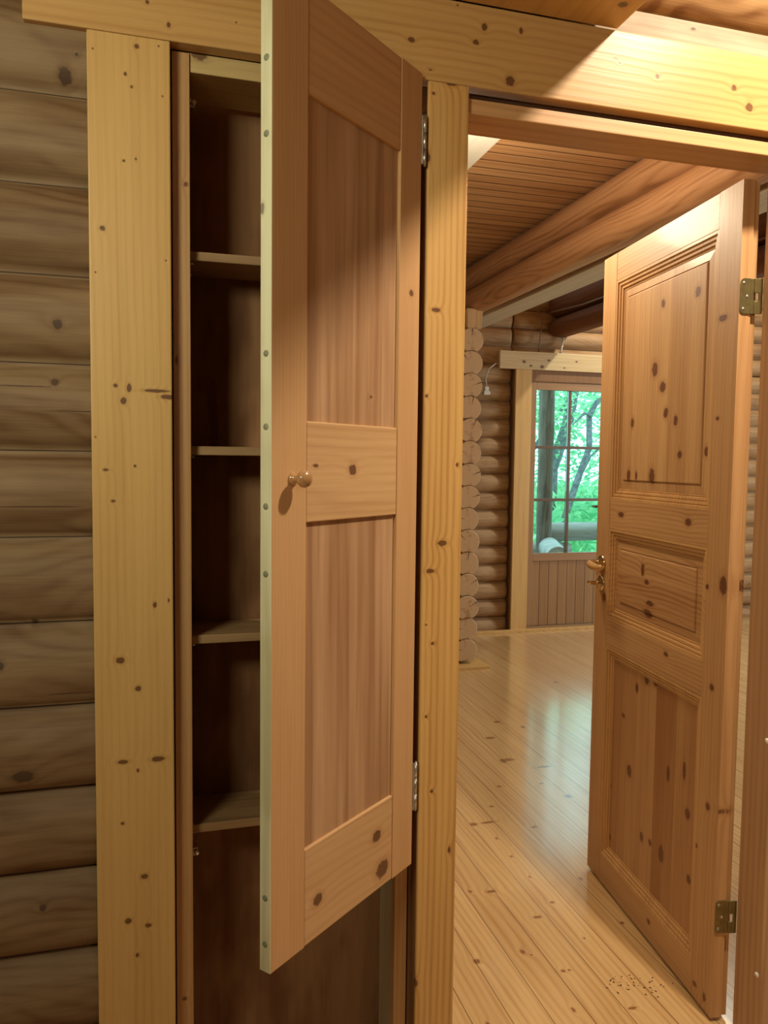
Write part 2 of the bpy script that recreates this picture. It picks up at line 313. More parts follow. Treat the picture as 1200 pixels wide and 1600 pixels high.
def logmat(name, axis, base=LOG, dark=LOGD, knots=(), z0=0.013, seed=0.0, plane=None, pitch=0.1538, **kw):
    d = dict(freq=30, warp=9.0, long=2.6, ring=0.36, pk=2.6, pkr=0.013, rough=0.62, board=('Z', pitch, z0), seam=0.0014, bump=0.35, tone=0.45, var=0.25, blotch=0.25, spec=0.3, knot_col=(0.07, 0.04, 0.025))
    d.update(kw)
    return wood(name, base, dark, axis=axis, plane=plane or (axis+'Z'), knots=knots, seed=seed, **d)
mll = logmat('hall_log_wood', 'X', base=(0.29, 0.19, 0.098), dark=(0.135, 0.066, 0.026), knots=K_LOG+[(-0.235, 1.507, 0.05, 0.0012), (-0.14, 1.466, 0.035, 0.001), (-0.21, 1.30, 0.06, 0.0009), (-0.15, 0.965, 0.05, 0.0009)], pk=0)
Z0 = 0.013
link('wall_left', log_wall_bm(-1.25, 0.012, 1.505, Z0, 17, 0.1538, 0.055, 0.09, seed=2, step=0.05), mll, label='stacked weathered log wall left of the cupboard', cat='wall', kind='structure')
mlu = logmat('upper_log_wood', 'X', base=(0.50, 0.29, 0.12), dark=(0.22, 0.095, 0.03), z0=2.30, seed=4.2, freq=40, ring=0.8, pitch=0.19, pk=0)
link('wall_upper', log_wall_bm(-0.20, 2.2, 1.497, 2.325, 4, 0.19, 0.06, 0.07, seed=5, step=0.06), mlu, label='log wall course above the header board', cat='wall', kind='structure')
mgs = wood('grey_planed_pine', (0.46, 0.38, 0.25), (0.30, 0.21, 0.12), axis='X', plane='XZ', freq=60, ring=0.3, blotch=0.5, rough=0.6, knots=[(1.09, 2.31, 0.006, 0.003)])
link('trim_2', boxm(-0.20, 2.0, 1.482, 1.56, 2.262, 2.325), mgs, label='greyish planed strip of log above the header board', cat='trim', kind='structure')
mhall = logmat('hall_other_logs', 'X', seed=8.1)
mhally = logmat('hall_side_logs', 'Y', seed=11.4)
link('wall_right', log_wall_bm(1.46, 2.2, 1.50, Z0, 15, 0.1538, 0.04, 0.05, seed=8), mhall, label='log wall right of the doorway', cat='wall', kind='structure')
link('wall_hall_right', log_wall_bm(-2.4, 1.45, 2.2, Z0, 20, 0.1538, 0.04, 0.10, sgn=-1, axis='Y', seed=9), mhally, label='log side wall at the right of the hall', cat='wall', kind='structure')
link('wall_hall_left', log_wall_bm(-2.4, 1.45, -1.25, Z0, 20, 0.1538, 0.04, 0.10, sgn=1, axis='Y', seed=10), mhally, label='log side wall at the left of the hall', cat='wall', kind='structure')
link('wall_back', log_wall_bm(-1.35, 2.3, -2.3, Z0, 20, 0.1538, 0.04, 0.10, sgn=1, seed=12), mhall, label='log wall behind the camera', cat='wall', kind='structure')
link('ceiling_hall', boxm(0.89, 2.2, -2.3, 1.42, 2.98, 3.02, bev=0), mceil, label='boarded hall ceiling above the lamp', cat='ceiling', kind='structure')
ms = wood('soffit_board', (0.66, 0.40, 0.13), (0.40, 0.19, 0.05), axis='Y', plane='XY', freq=26, ring=0.25, knots=K_SOF, rough=0.45, knot_col=(0.05, 0.015, 0.006))
link('ceiling_soffit', boxm(-1.2, 0.887, -2.25, 1.449, 2.261, 3.0), ms, label='lowered boarded soffit with one dark knot above the header', cat='ceiling', kind='structure')

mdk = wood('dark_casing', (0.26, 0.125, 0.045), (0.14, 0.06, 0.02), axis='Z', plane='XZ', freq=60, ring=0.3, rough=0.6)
# trims round the cupboard and the doorway
SH = lambda L, s=0.8: [(a, c, e*s, f*s) for a, c, e, f in L]
mk = wood('casing_pine', YEL, YELD, axis='Z', plane='XZ', knots=SH(K_CAS)+[(-0.012, 1.505, 0.022, 0.003)], freq=74, warp=2.2, ring=0.22, rough=0.38, bump=0.10, tone=0.25, coat=0.15)
link('trim_1', boxm(-0.120, 0.016, 1.450, 1.475, 0.0, 2.1065, bev=0.0025), mk, label='broad yellow knotty casing board left of the open cupboard', cat='trim', kind='structure')
mh = wood('header_pine', (0.62, 0.37, 0.135), (0.42, 0.20, 0.05), axis='X', plane='XZ', knots=SH(K_HD), freq=60, warp=2.2, ring=0.42, rough=0.36, bump=0.14, tone=0.25, coat=0.2)
link('trim_3', boxm(-0.219, 1.85, 1.450, 1.480, 2.107, 2.260, bev=0.002), mh, label='long yellow header board over cupboard and doorway', cat='trim', kind='structure')
mp = wood('post_pine', POST, POSTD, axis='Z', plane='XZ', knots=SH(K_POST, 0.75), freq=70, warp=2.4, ring=0.5, rough=0.38, bump=0.12, tone=0.25, coat=0.15)
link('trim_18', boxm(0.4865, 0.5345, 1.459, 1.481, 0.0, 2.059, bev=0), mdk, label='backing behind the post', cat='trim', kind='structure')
link('trim_4', boxm(0.488, 0.571, 1.4485, 1.4585, 0.0, 2.1065, bev=0.003), mp, label='orange yellow knotty post between cupboard and doorway', cat='trim', kind='structure')
mj = wood('jamb_pine', (0.60, 0.37, 0.19), (0.36, 0.18, 0.08), axis='Z', plane='YZ', freq=60, warp=3, ring=0.45, rough=0.45, pk=3.0, pkr=0.01)
mjx = wood('jamb_head_pine', (0.64, 0.37, 0.16), (0.36, 0.16, 0.055), axis='X', plane='XZ', freq=60, warp=5, ring=0.4, rough=0.42, pk=3.0, pkr=0.014)
link('trim_5', boxm(0.535, 0.568, 1.4805, 1.577, 0.0, 2.060, bev=0.002), mj, label='left side jamb of the doorway behind the post', cat='trim', kind='structure')
link('trim_6', boxm(0.535, 1.46, 1.459, 1.554, 2.0605, 2.089, bev=0.002), mjx, label='head jamb across the top of the doorway', cat='trim', kind='structure')
jr = link('trim_7', boxm(1.352, 1.385, 1.457, 1.546, 0.0, 2.060, bev=0.003), mj, label='right side jamb of the doorway with white screw caps', cat='trim', kind='structure')
mcap = plain('white_cap_plastic', (0.85, 0.82, 0.74), 0.35)
for (y, z) in ((1.472, 0.745), (1.472, 0.176), (1.472, 1.33), (1.472, 1.90)):
    bm = bmesh.new(); lathe(bm, [(0, 0.0035), (0.004, 0.003), (0.0062, 0.0012), (0.0066, 0.0), (0, 0)], Matrix.Translation((1.3525, y, z)) @ Matrix.Rotation(-math.pi/2, 4, 'Y'), 16)
    link('screw_cap', bm, mcap, jr, label='round white plastic screw cap')
link('trim_8', boxm(1.386, 1.46, 1.462, 1.50, 0.0, 2.1065), mdk, label='dark brown casing strip at the lower right edge', cat='trim', kind='structure')

link('wall_lintel', boxm(0.5, 1.50, 1.487, 1.60, 2.108, 2.2615, bev=0), mdk, label='wall timber hidden behind the header board', cat='wall', kind='structure')
link('wall_lintel_cupboard', boxm(0.0, 0.4995, 1.483, 1.56, 2.1075, 2.2615, bev=0), mdk, label='wall timber behind the header above the cupboard', cat='wall', kind='structure')
link('trim_15', boxm(0.4805, 0.5345, 1.4815, 1.63, 0.0, 2.059, bev=0), mdk, label='dark filler added in the gap between cupboard and post', cat='trim', kind='structure')  # filler strip added to stop sky light leaking through the gap
link('trim_16', boxm(0.0125, 0.0295, 1.4995, 1.63, 0.0, 2.104, bev=0), mdk, label='dark filler added behind the left cupboard frame', cat='trim', kind='structure')  # added filler, closes the slit beside the casing against stray light
# ---------------------------------------------------------------- cupboard
CUP = (0.25, 1.55, 0.0)
cup = thing('cupboard', CUP, 'tall shallow built-in cupboard with shelves and its panelled door standing open', 'cupboard')
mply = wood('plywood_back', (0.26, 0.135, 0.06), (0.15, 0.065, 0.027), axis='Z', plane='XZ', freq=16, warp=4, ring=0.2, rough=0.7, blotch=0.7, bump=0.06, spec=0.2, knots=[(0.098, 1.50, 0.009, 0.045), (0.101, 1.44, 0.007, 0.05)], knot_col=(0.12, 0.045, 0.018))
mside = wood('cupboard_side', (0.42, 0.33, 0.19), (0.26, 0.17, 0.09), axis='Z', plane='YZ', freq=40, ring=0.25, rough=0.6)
mstrip = wood('cupboard_frame', (0.52, 0.30, 0.12), (0.30, 0.13, 0.045), axis='Z', plane='XZ', knots=K_STRIP, freq=90, warp=3, ring=0.4, rough=0.5)
mrail = wood('cupboard_rail', (0.58, 0.42, 0.18), (0.36, 0.22, 0.08), axis='X', plane='XZ', knots=K_RAIL, freq=60, ring=0.3, rough=0.55)
msh = wood('shelf_pine', (0.38, 0.24, 0.11), (0.22, 0.12, 0.05), axis='X', plane='XY', freq=40, ring=0.35, rough=0.55, blotch=0.35)
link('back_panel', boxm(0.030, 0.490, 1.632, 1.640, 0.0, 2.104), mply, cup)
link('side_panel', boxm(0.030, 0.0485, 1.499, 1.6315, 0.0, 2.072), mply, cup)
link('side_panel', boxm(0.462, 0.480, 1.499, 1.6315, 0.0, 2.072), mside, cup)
link('frame_strip', boxm(0.0185, 0.0495, 1.476, 1.4985, 0.0, 2.104), mstrip, cup)
link('frame_strip', boxm(0.450, 0.4765, 1.476, 1.4985, 0.0, 2.104), mstrip, cup)
link('top_board', boxm(0.050, 0.4495, 1.480, 1.610, 2.073, 2.1065), mrail, cup)
mmet = plain('dull_steel', (0.55, 0.53, 0.47), 0.38, 0.9)
for z in (1.749, 1.393, 1.036, 0.668):
    s = link('shelf', boxm(0.0490, 0.4615, 1.4995, 1.6315, z, z+0.0165), msh, cup)
    for (x0, x1) in ((0.0490, 0.057), (0.4535, 0.4615)):
        for y in (1.512, 1.602):
            bm = bmesh.new(); tube(bm, [(x0, y, z-0.003), (x1, y, z-0.003)], 0.0026, 10); link('shelf_pin', bm, mmet, s, label='small metal shelf pin')
for z in (2.03, 0.630):
    bm = bmesh.new(); box(bm, 0.0490, 0.060, 1.502, 1.532, z-0.008, z+0.008, 0.002); lathe(bm, [(0, 0), (.005, 0), (.005, .006), (0, .006)], Matrix.Translation((0.057, 1.5025, z)) @ Matrix.Rotation(math.pi/2, 4, 'X'), 12)
    link('catch', bm, mmet, cup, label='small metal door catch on the side')

# cupboard door, local frame: x from hinge to free edge, +y the outer face, z up
rz = math.atan2(-0.643, -0.766)
W_, H_ = 0.413, 1.530
def local_frame(o, loc, rot, parent=None):
    o.parent = parent; o.location = Vector(loc)-(parent.location if parent else Vector((0, 0, 0))); o.rotation_euler = (0, 0, rot)
def tanmat(nm, u0, u1, v0, v1, axis, **kw):
    d = dict(freq=120, warp=3, ring=0.22, rough=0.5, bump=0.08, tone=0.3, spec=0.35); d.update(kw)
    return wood(nm, kw.get('base', TAN), kw.get('dk', TAND), axis=axis, plane='XZ', knots=near(K_CUP, u0, u1, v0, v1, 0.0), **{k: v for k, v in d.items() if k not in ('base', 'dk')})
S0, S1 = 0.070, 0.332
# the slab that carries the joinery: the panel board is the door's own mesh, frame pieces are its sub-parts
bm = bmesh.new(); box(bm, S0-0.006, S1+0.006, -0.014, -0.007, 0.155, 1.375, 0)
mpan = tanmat('door_panel_fir', 0, 1, 0, 2, 'Z', freq=36, warp=2.5, ring=0.25, tone=1.1, base=(0.60, 0.37, 0.20), dk=(0.34, 0.175, 0.08), board=('X', 0.088, 0.026), seam=0.0, var=0.2)
door = link('door', bm, mpan, None)
local_frame(door, (0.473, 1.44, 0.582), rz, cup)
door['label'] = 'tan panelled door leaf with a small round knob'
for (u0, u1, sd) in ((0.0, S0, 1.0), (S1, W_, 2.0)):
    link('stile', boxm(u0, u1, -0.022, 0.0, 0.0, H_, bev=0.0012), tanmat('stile_fir', u0, u1, 0, 2, 'Z', seed=sd), door)
for (v0, v1, sd) in ((0.0005, 0.1655, 3.0), (0.704, 0.8655, 4.0), (1.367, 1.5295, 5.0)):
    link('rail', boxm(S0+0.0006, S1-0.0006, -0.022, -0.0008, v0, v1, bev=0.0022), tanmat('rail_fir', S0, S1, v0, v1, 'X', seed=sd, base=(0.64, 0.40, 0.19) if v0 < 1 else TAN, freq=60, ring=0.3), door)
mpe = wood('daylit_edge', PALE, DAYLITD, axis='Z', plane='YZ', freq=26, warp=4, ring=0.55, rough=0.55, blotch=0.6, knots=[(-0.019, 1.175, 0.004, 0.008)], knot_col=(0.20, 0.19, 0.13))  # greenish daylight on the free edge is painted into this colour
link('edge_band', boxm(W_, W_+0.0012, -0.0218, -0.0002, 0.0005, H_-0.0005, bev=0), mpe, door, label='free edge of the door with painted-in daylight and round plugs')
mpl = plain('wood_plug', (0.27, 0.27, 0.17), 0.6)
for v in (1.389, 1.496, 1.281, 0.962, 0.853, 0.733, 0.63, 0.12, 0.045):
    bm = bmesh.new(); lathe(bm, [(0, 0.0004), (0.0050, 0.0004), (0.0052, 0.0), (0, 0)], Matrix.Translation((W_+0.0012, -0.011, v)) @ Matrix.Rotation(math.pi/2, 4, 'Y'), 20)
    link('plug', bm, mpl, door, label='round grey wooden plug')
mknob = wood('knob_wood', (0.46, 0.25, 0.10), (0.28, 0.13, 0.05), axis='Y', plane='XY', freq=300, ring=0.2, rough=0.22, coat=0.6)
bm = bmesh.new()
lathe(bm, [(0, 0), (0.0105, 0), (0.0110, 0.002), (0.0082, 0.005), (0.0062, 0.009), (0.0068, 0.013), (0.0108, 0.016), (0.0135, 0.0205), (0.0137, 0.025), (0.0115, 0.030), (0.0065, 0.0332), (0, 0.0342)],
      Matrix.Translation((0.365, 0.0, 0.775)) @ Matrix.Rotation(-math.pi/2, 4, 'X'), 32)
link('knob', bm, mknob, door, label='round turned wooden knob')
for (v0, v1) in ((1.365, 1.455), (0.110, 0.205)):
    bm = bmesh.new()
    for i in range(3):
        a = v0+(v1-v0)*i/3; b = v0+(v1-v0)*(i+1)/3-0.0006; tube(bm, [(-0.008, 0.002, a), (-0.008, 0.002, b)], 0.0032, 16)
    tube(bm, [(-0.008, 0.002, v0-0.003), (-0.008, 0.002, v1+0.003)], 0.0022, 8)
    box(bm, -0.0068, -0.0004, -0.020, 0.002, v0, v1, 0.0003)
    link('hinge', bm, mmet, door, label='narrow steel butt hinge')

# ---------------------------------------------------------------- room door standing open (local frame as above)
D0 = Vector((1.303, 1.565, 0.010)); rz2 = math.atan2(0.993, 0.12)
DW, DH, HS, FS, DT = 0.749, 2.040, 0.094, 0.655, 0.046
rd = thing('door_1', D0, 'varnished knotty pine panel door standing open into the far room', 'door', rotz=rz2, local=True, kind='structure')
KD = SH(K_D1+K_D2, 0.85)
def om(nm, u0, u1, v0, v1, axis, **kw):
    d = dict(freq=64, warp=3.5, ring=0.32, rough=0.50, bump=0.08, tone=0.3, coat=0.10, spec=0.5, knot_col=(0.12, 0.03, 0.01)); d.update(kw)
    ks = [k for k in KD if u0 <= k[0] <= u1 and v0 <= k[1] <= v1]
    return wood(nm, d.pop('base', ORA), d.pop('dk', ORAD), axis=axis, plane='XZ', knots=ks, **d)
# hinge stile with rebated edge
ms1 = om('hinge_stile_pine', -0.03, HS, 0, 2.1, 'Z', seed=2.0)
bm = bmesh.new(); prism(bm, [(0.0, 0.0), (HS, 0.0), (HS, -DT), (0.007, -DT), (0.007, -0.030), (0.0, -0.030)], 'Z', 0, DH)
link('stile', bm, ms1, rd)
bm = bmesh.new(); box(bm, FS, DW, -DT, 0, 0, DH, 0.002); link('stile', bm, om('free_stile_pine', FS, DW, 0, 2.1, 'Z', seed=5.0), rd)
for (v0, v1, sd) in ((0.0, 0.092, 1), (0.785, 0.877, 2), (1.168, 1.262, 3), (1.952, 2.040, 4)):
    link('rail', boxm(HS+0.0007, FS-0.0007, -DT, -0.0006, v0, v1, bev=0.0015), om('door_rail_pine', HS, FS, v0, v1, 'X', seed=float(sd), ring=0.5, freq=80, warp=6), rd)
def moulded(u0, u1, v0, v1, raised, name, mat, staves):
    # stepped bead frame running round the opening, one closed loft
    prof = [(0.0, -0.0012), (0.0075, -0.0012), (0.0085, -0.0060), (0.011, -0.0065), (0.0125, -0.0045), (0.018, -0.0050), (0.019, -0.0100), (0.0215, -0.0105), (0.023, -0.0085), (0.0285, -0.0090), (0.0295, -0.0140), (0.032, -0.0145), (0.0335, -0.0130), (0.036, -0.0135), (0.037, -0.020)]
    bm = bmesh.new(); rings = []
    for (ins, d) in prof:
        rings.append([bm.verts.new(p) for p in ((u0+ins, d, v0+ins), (u1-ins, d, v0+ins), (u1-ins, d, v1-ins), (u0+ins, d, v1-ins))])
    for ins in (0.037, 0.0):
        rings.append([bm.verts.new(p) for p in ((u0+ins, -0.024, v0+ins), (u1-ins, -0.024, v0+ins), (u1-ins, -0.024, v1-ins), (u0+ins, -0.024, v1-ins))])
    rings.append(rings[0])
    for A, B in zip(rings, rings[1:]):
        for k in range(4): bm.faces.new((A[k], A[(k+1) % 4], B[(k+1) % 4], B[k]))
    link('moulding', bm, om('moulding_pine', 9, 9, 0, 0, 'Z' if v1-v0 > 0.5 else 'X', base=(0.66, 0.37, 0.14), seed=v0), rd)
    bm = bmesh.new(); a0, a1, b0, b1 = u0+0.037, u1-0.037, v0+0.037, v1-0.037
    if raised:
        pr = [(0.0, -0.0150), (0.022, -0.0135), (0.0228, -0.0165), (0.0252, -0.0165), (0.026, -0.0120), (0.029, -0.0105)]
        rings = [[bm.verts.new(p) for p in ((a0+i, d, b0+i), (a1-i, d, b0+i), (a1-i, d, b1-i), (a0+i, d, b1-i))] for i, d in pr]
        for A, B in zip(rings, rings[1:]):
            for k in range(4): bm.faces.new((A[k], A[(k+1) % 4], B[(k+1) % 4], B[k]))
        bm.faces.new(rings[-1])
        Bk = [bm.verts.new(p) for p in ((a0, -0.03, b0), (a1, -0.03, b0), (a1, -0.03, b1), (a0, -0.03, b1))]
        bm.faces.new(Bk)
        for k in range(4): bm.faces.new((rings[0][k], rings[0][(k+1) % 4], Bk[(k+1) % 4], Bk[k]))
    else: box(bm, a0, a1, -0.03, -0.0150, b0, b1, 0)
    link(name, bm, mat, rd)
moulded(HS, FS, 1.262, 1.952, True, 'panel', om('upper_panel_pine', HS, FS, 1.262, 1.952, 'Z', board=('X', 0.052, 0.02), var=0.45, ring=0.2, base=(0.68, 0.40, 0.17)), 1)
moulded(HS, FS, 0.877, 1.168, True, 'panel', om('middle_panel_pine', HS, FS, 0.877, 1.168, 'X', board=('Z', 0.085, 0.02), var=0.3, ring=0.55, freq=70, warp=10), 0)
moulded(HS, FS, 0.092, 0.785, False, 'panel', om('lower_panel_pine', HS, FS, 0.092, 0.785, 'Z', board=('X', 0.056, 0.01), var=0.95, ring=0.25, freq=90, tone=0.5), 1)
mbr = plain('polished_brass', (0.72, 0.56, 0.30), 0.16, 1.0, 0.06)
molv = plain('olive_brass', (0.30, 0.25, 0.11), 0.38, 0.85, 0.12)
for hz in (1.772, 0.262):
    bm = bmesh.new(); h = 0.041
    # leaf plate with rounded left corners on the door edge (faces the hall)
    y0, y1 = 0.0, -0.026
    arc = lambda cy, cz, r, s, e: [(cy+r*math.cos(math.radians(t)), cz+r*math.sin(math.radians(t))) for t in range(s, e+(1 if e > s else -1), 15 if e > s else -15)]
    poly = [(y1, hz-h), (y1, hz+h)] + arc(y0-0.010-0.001, hz+h-0.010, 0.010, 90, 0) + arc(y0-0.011, hz-h+0.010, 0.010, 0, -90)
    prism(bm, poly, 'X', -0.0030, -0.0004)
    box(bm, -0.0045, -0.0006, -0.034, -0.026, hz-h, hz+h*0.98, 0.0006)
    box(bm, -0.0075, -0.0035, -0.053, -0.034, hz+0.008, hz+h, 0.001)
    box(bm, -0.0075, -0.0035, -0.053, -0.034, hz-h, hz-0.012, 0.001)
    box(bm, -0.0085, -0.0045, -0.054, -0.045, hz-h, hz+h, 0.001)
    hg = link('hinge', bm, molv, rd, label='olive brass hinge plate with rounded corners')
    for (yy, zz) in ((-0.009, hz+0.030), (-0.009, hz-0.030), (-0.018, hz-0.001)):
        bm = bmesh.new(); lathe(bm, [(0, 0.0012), (0.003, 0.001), (0.0042, 0.0), (0, 0)], Matrix.Translation((-0.0030, yy, zz)) @ Matrix.Rotation(-math.pi/2, 4, 'Y'), 12)
        link('screw', bm, mmet, hg)
def lever(parent, px, py, pz, sgn, side, metal, woodm, k=1.0, nm='handle', L=0.105):
    """lever handle: rosette on the face at (px,pz), spindle out along sgn*y, grip along side*x"""
    bm = bmesh.new(); Rm = Matrix.Translation((px, py, pz)) @ Matrix.Rotation(-math.pi/2*sgn, 4, 'X')
    lathe(bm, [(0, 0), (0.026*k, 0), (0.0255*k, 0.004), (0.021*k, 0.008), (0.013*k, 0.010), (0.010*k, 0.016), (0, 0.016)], Rm, 28)
    tube(bm, [(px, py+sgn*0.010, pz), (px, py+sgn*0.034*k, pz), (px+side*0.004, py+sgn*0.046*k, pz), (px+side*0.014, py+sgn*0.053*k, pz)], [0.0085*k, 0.0085*k, 0.009*k, 0.0095*k], 14)
    h = link(nm, bm, metal, parent, label='polished brass lever handle' if woodm else None)
    bm = bmesh.new(); g0 = Vector((px+side*0.012, py+sgn*0.052*k, pz)); 
    P_ = [g0+Vector((side*t*L, sgn*0.004*math.sin(t*3), -0.006*math.sin(t*3.1))) for t in [i/12 for i in range(13)]]
    R_ = [0.0095, 0.0105, 0.0115, 0.0120, 0.0122, 0.0122, 0.0120, 0.0116, 0.0110, 0.0104, 0.0096, 0.0085, 0.004]
    tube(bm, P_, [r*k for r in R_], 16); link('grip', bm, woodm or metal, h, label='wooden grip of the lever' if woodm else None)
    return h
mgw = wood('grip_wood', (0.66, 0.36, 0.13), (0.45, 0.2, 0.06), axis='X', plane='XZ', freq=300, ring=0.2, rough=0.2, coat=0.7)
lever(rd, 0.700, 0.0, 1.052, 1, -1, mbr, mgw)
bm = bmesh.new(); Rm = Matrix.Translation((0.700, 0.0, 0.985)) @ Matrix.Rotation(-math.pi/2, 4, 'X')
lathe(bm, [(0, 0), (0.026, 0), (0.0255, 0.004), (0.020, 0.008), (0.012, 0.010), (0.009, 0.014), (0, 0.014)], Rm, 28)
tube(bm, [(0.700, 0.012, 0.985), (0.700, 0.026, 0.985), (0.697, 0.040, 0.986), (0.691, 0.050, 0.990)], [0.007, 0.0065, 0.0075, 0.004], 12)
link('thumb_turn', bm, mbr, rd, label='brass thumb turn below the lever handle')

# ---------------------------------------------------------------- far room
FY = 5.92; FT = 5.835
mlf = logmat('far_log_wood', 'X', seed=21.0, base=(0.48, 0.315, 0.165), dark=(0.26, 0.13, 0.05), z0=-0.045, pitch=0.1489, ring=0.3, freq=40)
link('wall_far', log_wall_bm(2.05, 2.752, FY+0.03, -0.045, 20, 0.1489, 0.075, 0.06, seed=21, step=0.012, taper=0.05), mlf, label='log wall with shadowed joints left of the glazed door', cat='wall', kind='structure')
link('wall_far_upper', log_wall_bm(2.754, 6.0, FY+0.03, 2.1885, 11, 0.1489, 0.075, 0.06, seed=22, step=0.1), mlf, label='log wall above the glazed door', cat='wall', kind='structure')
link('wall_far_right', log_wall_bm(3.80, 6.0, FY+0.03, -0.045, 15, 0.1489, 0.075, 0.06, seed=23, step=0.1), mlf, label='far log wall right of the glazed door', cat='wall', kind='structure')
mly = logmat('side_log_wood', 'Y', seed=31.0)
link('wall_far_left', log_wall_bm(1.64, 5.95, -1.6, Z0, 18, 0.1538, 0.05, 0.08, sgn=1, axis='Y', seed=31, step=0.3), mly, label='log wall at the left of the far room', cat='wall', kind='structure')
link('wall_side_right', log_wall_bm(1.56, 5.95, 6.0, Z0, 25, 0.1538, 0.05, 0.08, sgn=-1, axis='Y', seed=32, step=0.3), mly, label='log wall at the right of the far room', cat='wall', kind='structure')
link('wall_far_back_left', log_wall_bm(-1.6, 1.88, FY+0.03, Z0, 18, 0.1538, 0.05, 0.08, seed=33, step=0.3), mlf, label='log wall at the far left', cat='wall', kind='structure')
# blocking between hall ceiling and rooms (the plank wall above the doorway on the far side)
link('wall_divider', boxm(-1.6, 6.0, 1.561, 1.60, 2.33, 3.80, bev=0), mhigh, label='boarded wall above the doorway', cat='wall', kind='structure')
link('wall_divider_right', boxm(1.46, 6.0, 1.5515, 1.59, 0.0, 2.328, bev=0), mhigh, label='boarded wall beside the doorway in the far room', cat='wall', kind='structure')
link('wall_divider_left', boxm(-1.6, 0.018, 1.6015, 1.63, 0.0, 2.328, bev=0), mhigh, label='boarded wall left of the doorway in the far room', cat='wall', kind='structure')

link('trim_17', boxm(2.754, 2.87, FY-0.02, FY+0.06, 0.0, 2.188, bev=0), mdk, label='dark backing strip behind the left casing of the glazed door', cat='trim', kind='structure')
link('trim_20', boxm(2.877, 3.80, FT+0.002, FY+0.04, 2.1395, 2.188, bev=0), mdk, label='timber above the glazed door frame', cat='trim', kind='structure')
# partition: stub log wall with its sawn log ends towards the hall
def endmat(nm, seed):
    T = NT(nm); tc = T.n('ShaderNodeTexCoord').outputs['Object']; x, y, z = T.XYZ(tc)
    oi = T.n('ShaderNodeObjectInfo').outputs['Random']
    px = T.M('SUBTRACT', x, 1.967); wob = T.noise(tc, 14, 2)
    cx = T.M('ADD', px, T.M('MULTIPLY_ADD', oi, 0.02, -0.01))
    r = T.M('SQRT', T.M('ADD', T.M('POWER', T.M('ABSOLUTE', cx), 2.0), T.M('POWER', T.M('ABSOLUTE', z), 2.0)))
    ring = T.M('MULTIPLY_ADD', T.M('SINE', T.M('MULTIPLY', T.M('ADD', r, T.M('MULTIPLY', wob, 0.02)), 900)), 0.5, 0.5)
    ang = T.M('MULTIPLY', oi, 6.28)
    # radial crack
    c, s = T.M('COSINE', ang), T.M('SINE', ang)
    al = T.M('ADD', T.M('MULTIPLY', cx, s), T.M('MULTIPLY', z, T.M('ABSOLUTE', c)))
    ac = T.M('SUBTRACT', T.M('MULTIPLY', cx, T.M('ABSOLUTE', c)), T.M('MULTIPLY', z, s))
    ac = T.M('ADD', ac, T.M('MULTIPLY', T.M('SUBTRACT', wob, 0.5), 0.02))
    wd = T.M('MULTIPLY', T.ramp(al, 0.0, 0.08), 0.003)
    cr = T.M('MULTIPLY', T.M('LESS_THAN', T.M('ABSOLUTE', ac), wd), T.M('GREATER_THAN', al, 0.006))
    col = T.mix(T.M('MULTIPLY', ring, 0.3), (0.62, 0.42, 0.23), (0.38, 0.21, 0.095))
    col = T.mix(T.ramp(T.noise(tc, 22, 3), 0.52, 0.68, 0, 0.55), col, (0.30, 0.15, 0.06))
    col = T.mix(cr, col, (0.03, 0.015, 0.008))
    T.put(T.b.inputs['Base Color'], col); T.b.inputs['Roughness'].default_value = 0.7
    return T.m
mend = endmat('log_end_grain', 0)
mstub = wood('stub_log_wood', LOG, LOGD, axis='Y', plane='YZ', freq=30, warp=6, ring=0.4, rough=0.6, pk=2.5)
part = thing('wall_partition', (1.967, 5.38, 0.0), 'stub log wall whose round sawn log ends face the doorway', 'wall', kind='structure')
cols = [0.033+0.1489*i for i in range(17)]
for i in range(15):
    z0, z1 = cols[i], cols[i+1]; zc = (z0+z1)/2
    rx = random.uniform(0.080, 0.087); rzz = 0.0815; dx = random.uniform(-0.004, 0.004); yf = 4.87+random.uniform(-0.012, 0.012)
    bm = bmesh.new(); pts = []
    for k in range(28):
        t = 2*math.pi*k/28; q = 1+(0.018*math.sin(3*t+i)+0.012*math.sin(5*t+2*i))*max(0, -math.sin(t))
        xx, zz = rx*math.cos(t)*q, rzz*math.sin(t)*q
        # scribed underside: rides over the log below
        if zz < 0: zz = max(zz, -0.1489+math.sqrt(max(0, 0.0835**2-(xx+dx)**2))+0.0008)
        pts.append((1.967+dx+xx, zz))
    A = [bm.verts.new((p[0], yf, p[1])) for p in pts]; A2 = [bm.verts.new((1.967+(p[0]-1.967)*0.95, yf-0.004, p[1]*0.95)) for p in pts]
    B = [bm.verts.new((p[0], 5.87, p[1])) for p in pts]
    f = bm.faces.new(A2); f.material_index = 1
    for k in range(28):
        j = (k+1) % 28
        f = bm.faces.new((A2[k], A2[j], A[j], A[k])); f.material_index = 1
        f = bm.faces.new((A[k], A[j], B[j], B[k])); f.smooth = True
    bm.faces.new(B)
    o = link('log', bm, [mstub, mend], part); o.location = Vector((0, 0, zc))-part.location
link('trim_9', boxm(1.86, 2.11, 4.79, 5.05, 0.0, 0.018), wood('base_block', YEL, YELD, axis='X', plane='XY', freq=60), label='flat yellow board on the floor under the log ends', cat='trim', kind='structure')
